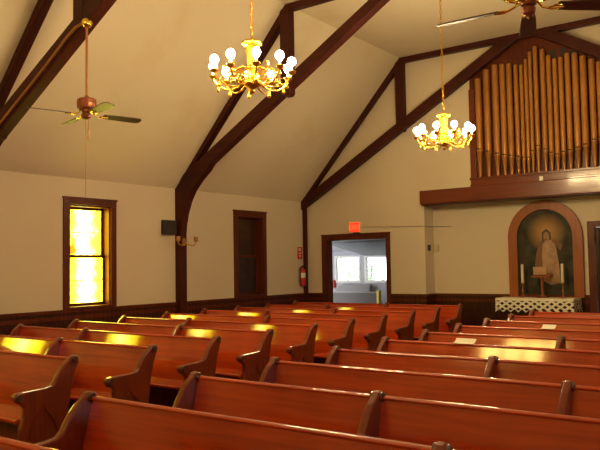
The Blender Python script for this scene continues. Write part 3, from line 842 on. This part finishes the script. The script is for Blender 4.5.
bm = BM(); add_prism(bm, [(-.10,.375),(.09,.405),(.09,.43),(-.10,.40)], -.17, .17, 'x'); obj('desk_top', bm, 'archwood', st, bevel=.003)
bk = thing('open_book', 'reddish open book resting on the wooden stand on the altar', 'book', (5.30, .12, TT+.405))
bm = BM(); add_box(bm, -.13, .13, -.005, .012, .015, .17)
bm2 = bm
obj('cover', bm, 'book', bk, bevel=.003)
bm = BM(); add_prism(bm, [(-.122,-.018),(-.06,-.026),(0,-.010),(.06,-.026),(.122,-.018),(.122,-.0052),(-.122,-.0052)], .022, .163, 'z'); obj('pages', bm, plain('aged_pages', (.42, .26, .15), .7), bk)

# ------------------------------------------------------------------ small wall fittings
ex = thing('exit_sign', 'lit red exit sign on the wall above the doorway', 'exit sign', (1.36, 0, 2.37))
bm = BM(); add_box(bm, -.14, .14, -.06, -.002, 0, .225); obj('sign_box', bm, 'white', ex, bevel=.006)
bm = BM(); add_box(bm, -.132, .132, -.0635, -.0605, .008, .217); obj('sign_face', bm, 'exit', ex)
cu = bpy.data.curves.new('exit_text', 'FONT'); cu.body = 'EXIT'; cu.size = .145; cu.align_x = 'CENTER'; cu.extrude = .002
to = bpy.data.objects.new('exit_text', cu); COL.objects.link(to)
dg = bpy.context.evaluated_depsgraph_get(); me = bpy.data.meshes.new_from_object(to.evaluated_get(dg)); bpy.data.objects.remove(to)
lt = bpy.data.objects.new('letters', me); COL.objects.link(lt); me.materials.clear(); me.materials.append(M['exitlet'])
lt.parent = ex; lt.location = (0, -.0665, .060); lt.rotation_euler = (PI/2, 0, 0)
bm = BM(); add_box(bm, -.05, .10, -.05, -.002, -.035, -.001); obj('mounting_bracket', bm, 'black', ex)

bm = BM(); add_tube(bm, [(1.49,-.010,2.48),(2.2,-.010,2.452),(2.9,-.010,2.437),(3.022,-.010,2.434),(3.022,.2,2.434),(3.022,AY-.012,2.434),(3.2,AY-.010,2.43),(3.42,AY-.010,2.425)], .006, 6)
tag(obj('cable', bm, 'steel', smooth=True), 'thin cable running along the wall from the exit sign into the alcove', 'cable')

fe = thing('wall_mounted_fire_extinguisher', 'red fire extinguisher hanging on the left wall near the corner post', 'fire extinguisher', (.085, -.27, 1.20))
bm = BM(); add_lathe(bm, [(.05,0),(.068,.012),(.070,.03),(.070,.33),(.06,.375),(.03,.40),(.025,.415)], 20); cyl = obj('cylinder', bm, 'red', fe, smooth=True)
bm = BM()
for i in range(9):
    a0, a1 = -1.6+i*.25, -1.6+(i+1)*.25
    f = [bm.verts.new((.0712*math.cos(a), .0712*math.sin(a), z)) for a, z in ((a0,.19),(a1,.19),(a1,.30),(a0,.30))]; bm.faces.new(f)
obj('paper_label', bm, 'paper', cyl)
bm = BM(); add_lathe(bm, [(.022,.413),(.022,.45),(.012,.46)], 12); add_box(bm, .0, .10, -.012, .012, .455, .468); add_box(bm, .0, .09, -.010, .010, .43, .44); obj('valve_lever', bm, 'black', fe)
bm = BM(); add_tube(bm, [(0,-.02,.43),(.01,-.075,.44),(.02,-.10,.38),(.02,-.097,.25),(.02,-.092,.12),(.02,-.09,.06)], [.010,.010,.010,.010,.012,.018], 8); obj('hose', bm, 'black', fe, smooth=True)
bm = BM(); add_box(bm, -.083, -.065, -.03, .03, .10, .42); obj('wall_bracket', bm, 'steel', fe)
sg = thing('extinguisher_sign', 'small red sign with white marks above the fire extinguisher', 'sign', (.002, -.25, 1.81))
bm = BM(); add_box(bm, 0, .006, -.085, .085, 0, .275); obj('plate', bm, 'red', sg)
bm = BM()
add_box(bm, .0061, .008, -.045, .0, .19, .245); add_box(bm, .0061, .008, .015, .03, .17, .25)
add_box(bm, .0061, .008, -.05, .05, .125, .145); add_prism(bm, [(-.035,.09),(.035,.09),(0,.03)], .0061, .008, 'x')
obj('pictogram', bm, 'paper', sg)

sk = thing('wall_mounted_loudspeaker', 'small black loudspeaker on the left wall beside the timber post', 'loudspeaker', (.002, -4.29, 2.265))
bm = BM(); add_box(bm, 0, .085, -.155, .150, 0, .265); obj('cabinet', bm, 'black', sk, bevel=.008)
bm = BM(); add_box(bm, .0855, .092, -.14, .14, .015, .25); obj('grille', bm, plain('dark_grille_cloth', (.03, .024, .02), .9), sk)

sc_ = thing('wall_sconce', 'two-armed brass wall sconce on the timber post between the left windows', 'wall sconce', (.141, -4.02, 2.10))
bm = BM()
vs = []
for i in range(16): vs.append((.045*math.cos(2*PI*i/16), .035+.075*math.sin(2*PI*i/16)))
add_prism(bm, vs, 0, .018, 'x'); obj('back_plate', bm, 'bronze', sc_, bevel=.004)
for s in (-1, 1):
    bm = BM(); add_tube(bm, [(.015,0,.03),(.07,s*.03,-.01),(.09,s*.11,-.035),(.09,s*.19,-.02),(.09,s*.225,.02),(.09,s*.225,.035)], .009, 8); a = obj('arm', bm, 'brass', sc_, smooth=True)
    bm = BM(); add_lathe(bm, [(.012,.03),(.034,.045),(.040,.07),(.040,.13),(.034,.132),(.033,.07)], 16, (.09, s*.225, 0)); obj('glass_cup', bm, 'glasscup', a, smooth=True)

bm = BM(); add_box(bm, 0, .025, -.05, .05, 0, .12); tag(obj('thermostat', bm, 'black', None, (AX0+.001, .17, 1.93), bevel=.005), 'small dark wall box on the alcove corner right of the doorway', 'thermostat')
bm = BM(); add_box(bm, -.045, .045, -.03, 0, 0, .13); tag(obj('switch_box', bm, plain('ivory_plastic', (.66, .56, .36), .5), None, (3.075, AY-.001, 1.92), bevel=.005), 'small ivory wall box beside the dark one in the alcove corner', 'switch box')
bm = BM(); add_box(bm, -.04, .04, -.012, 0, 0, .12); tag(obj('light_switch', bm, plain('ivory_plate', (.55, .45, .25), .5), None, (6.028, AY-.001, 1.54), bevel=.003), 'small ivory switch plate between the arched painting and the right doorway', 'light switch')

# ------------------------------------------------------------------ world, camera, view
w = bpy.data.worlds.new('World'); S.world = w; w.use_nodes = True
bg = w.node_tree.nodes['Background']; bg.inputs['Color'].default_value = (.92, .96, 1., 1); bg.inputs['Strength'].default_value = 5.0

F, YAW, PIT, ROL = 710.007, 36.2647, 3.2285, .9636
cam = bpy.data.cameras.new('Camera'); cam.sensor_width = 36; cam.lens = F/600*36; cam.clip_start = .05
co = bpy.data.objects.new('Camera', cam); COL.objects.link(co); S.camera = co
y, p, r = map(math.radians, (YAW, PIT, ROL))
fw = Vector((-math.sin(y)*math.cos(p), math.cos(y)*math.cos(p), math.sin(p))); rt = Vector((math.cos(y), math.sin(y), 0)); up = rt.cross(fw)
R_ = rt*math.cos(r) - up*math.sin(r); U_ = rt*math.sin(r) + up*math.cos(r)
mw = Matrix((R_, U_, -fw)).transposed().to_4x4(); mw.translation = Vector((9.5605, -13.2474, 1.6766))
co.matrix_world = mw

S.view_settings.view_transform = 'Standard'; S.view_settings.look = 'None'; S.view_settings.gamma = 1; S.view_settings.use_curve_mapping = False
S.view_settings.exposure = 0.0
cy = S.cycles if hasattr(S, 'cycles') else None
if cy:
    cy.use_denoising = True
    cy.max_bounces = 8; cy.diffuse_bounces = 5; cy.glossy_bounces = 4; cy.transparent_max_bounces = 8
    cy.sample_clamp_indirect = 6; cy.caustics_reflective = False; cy.caustics_refractive = False
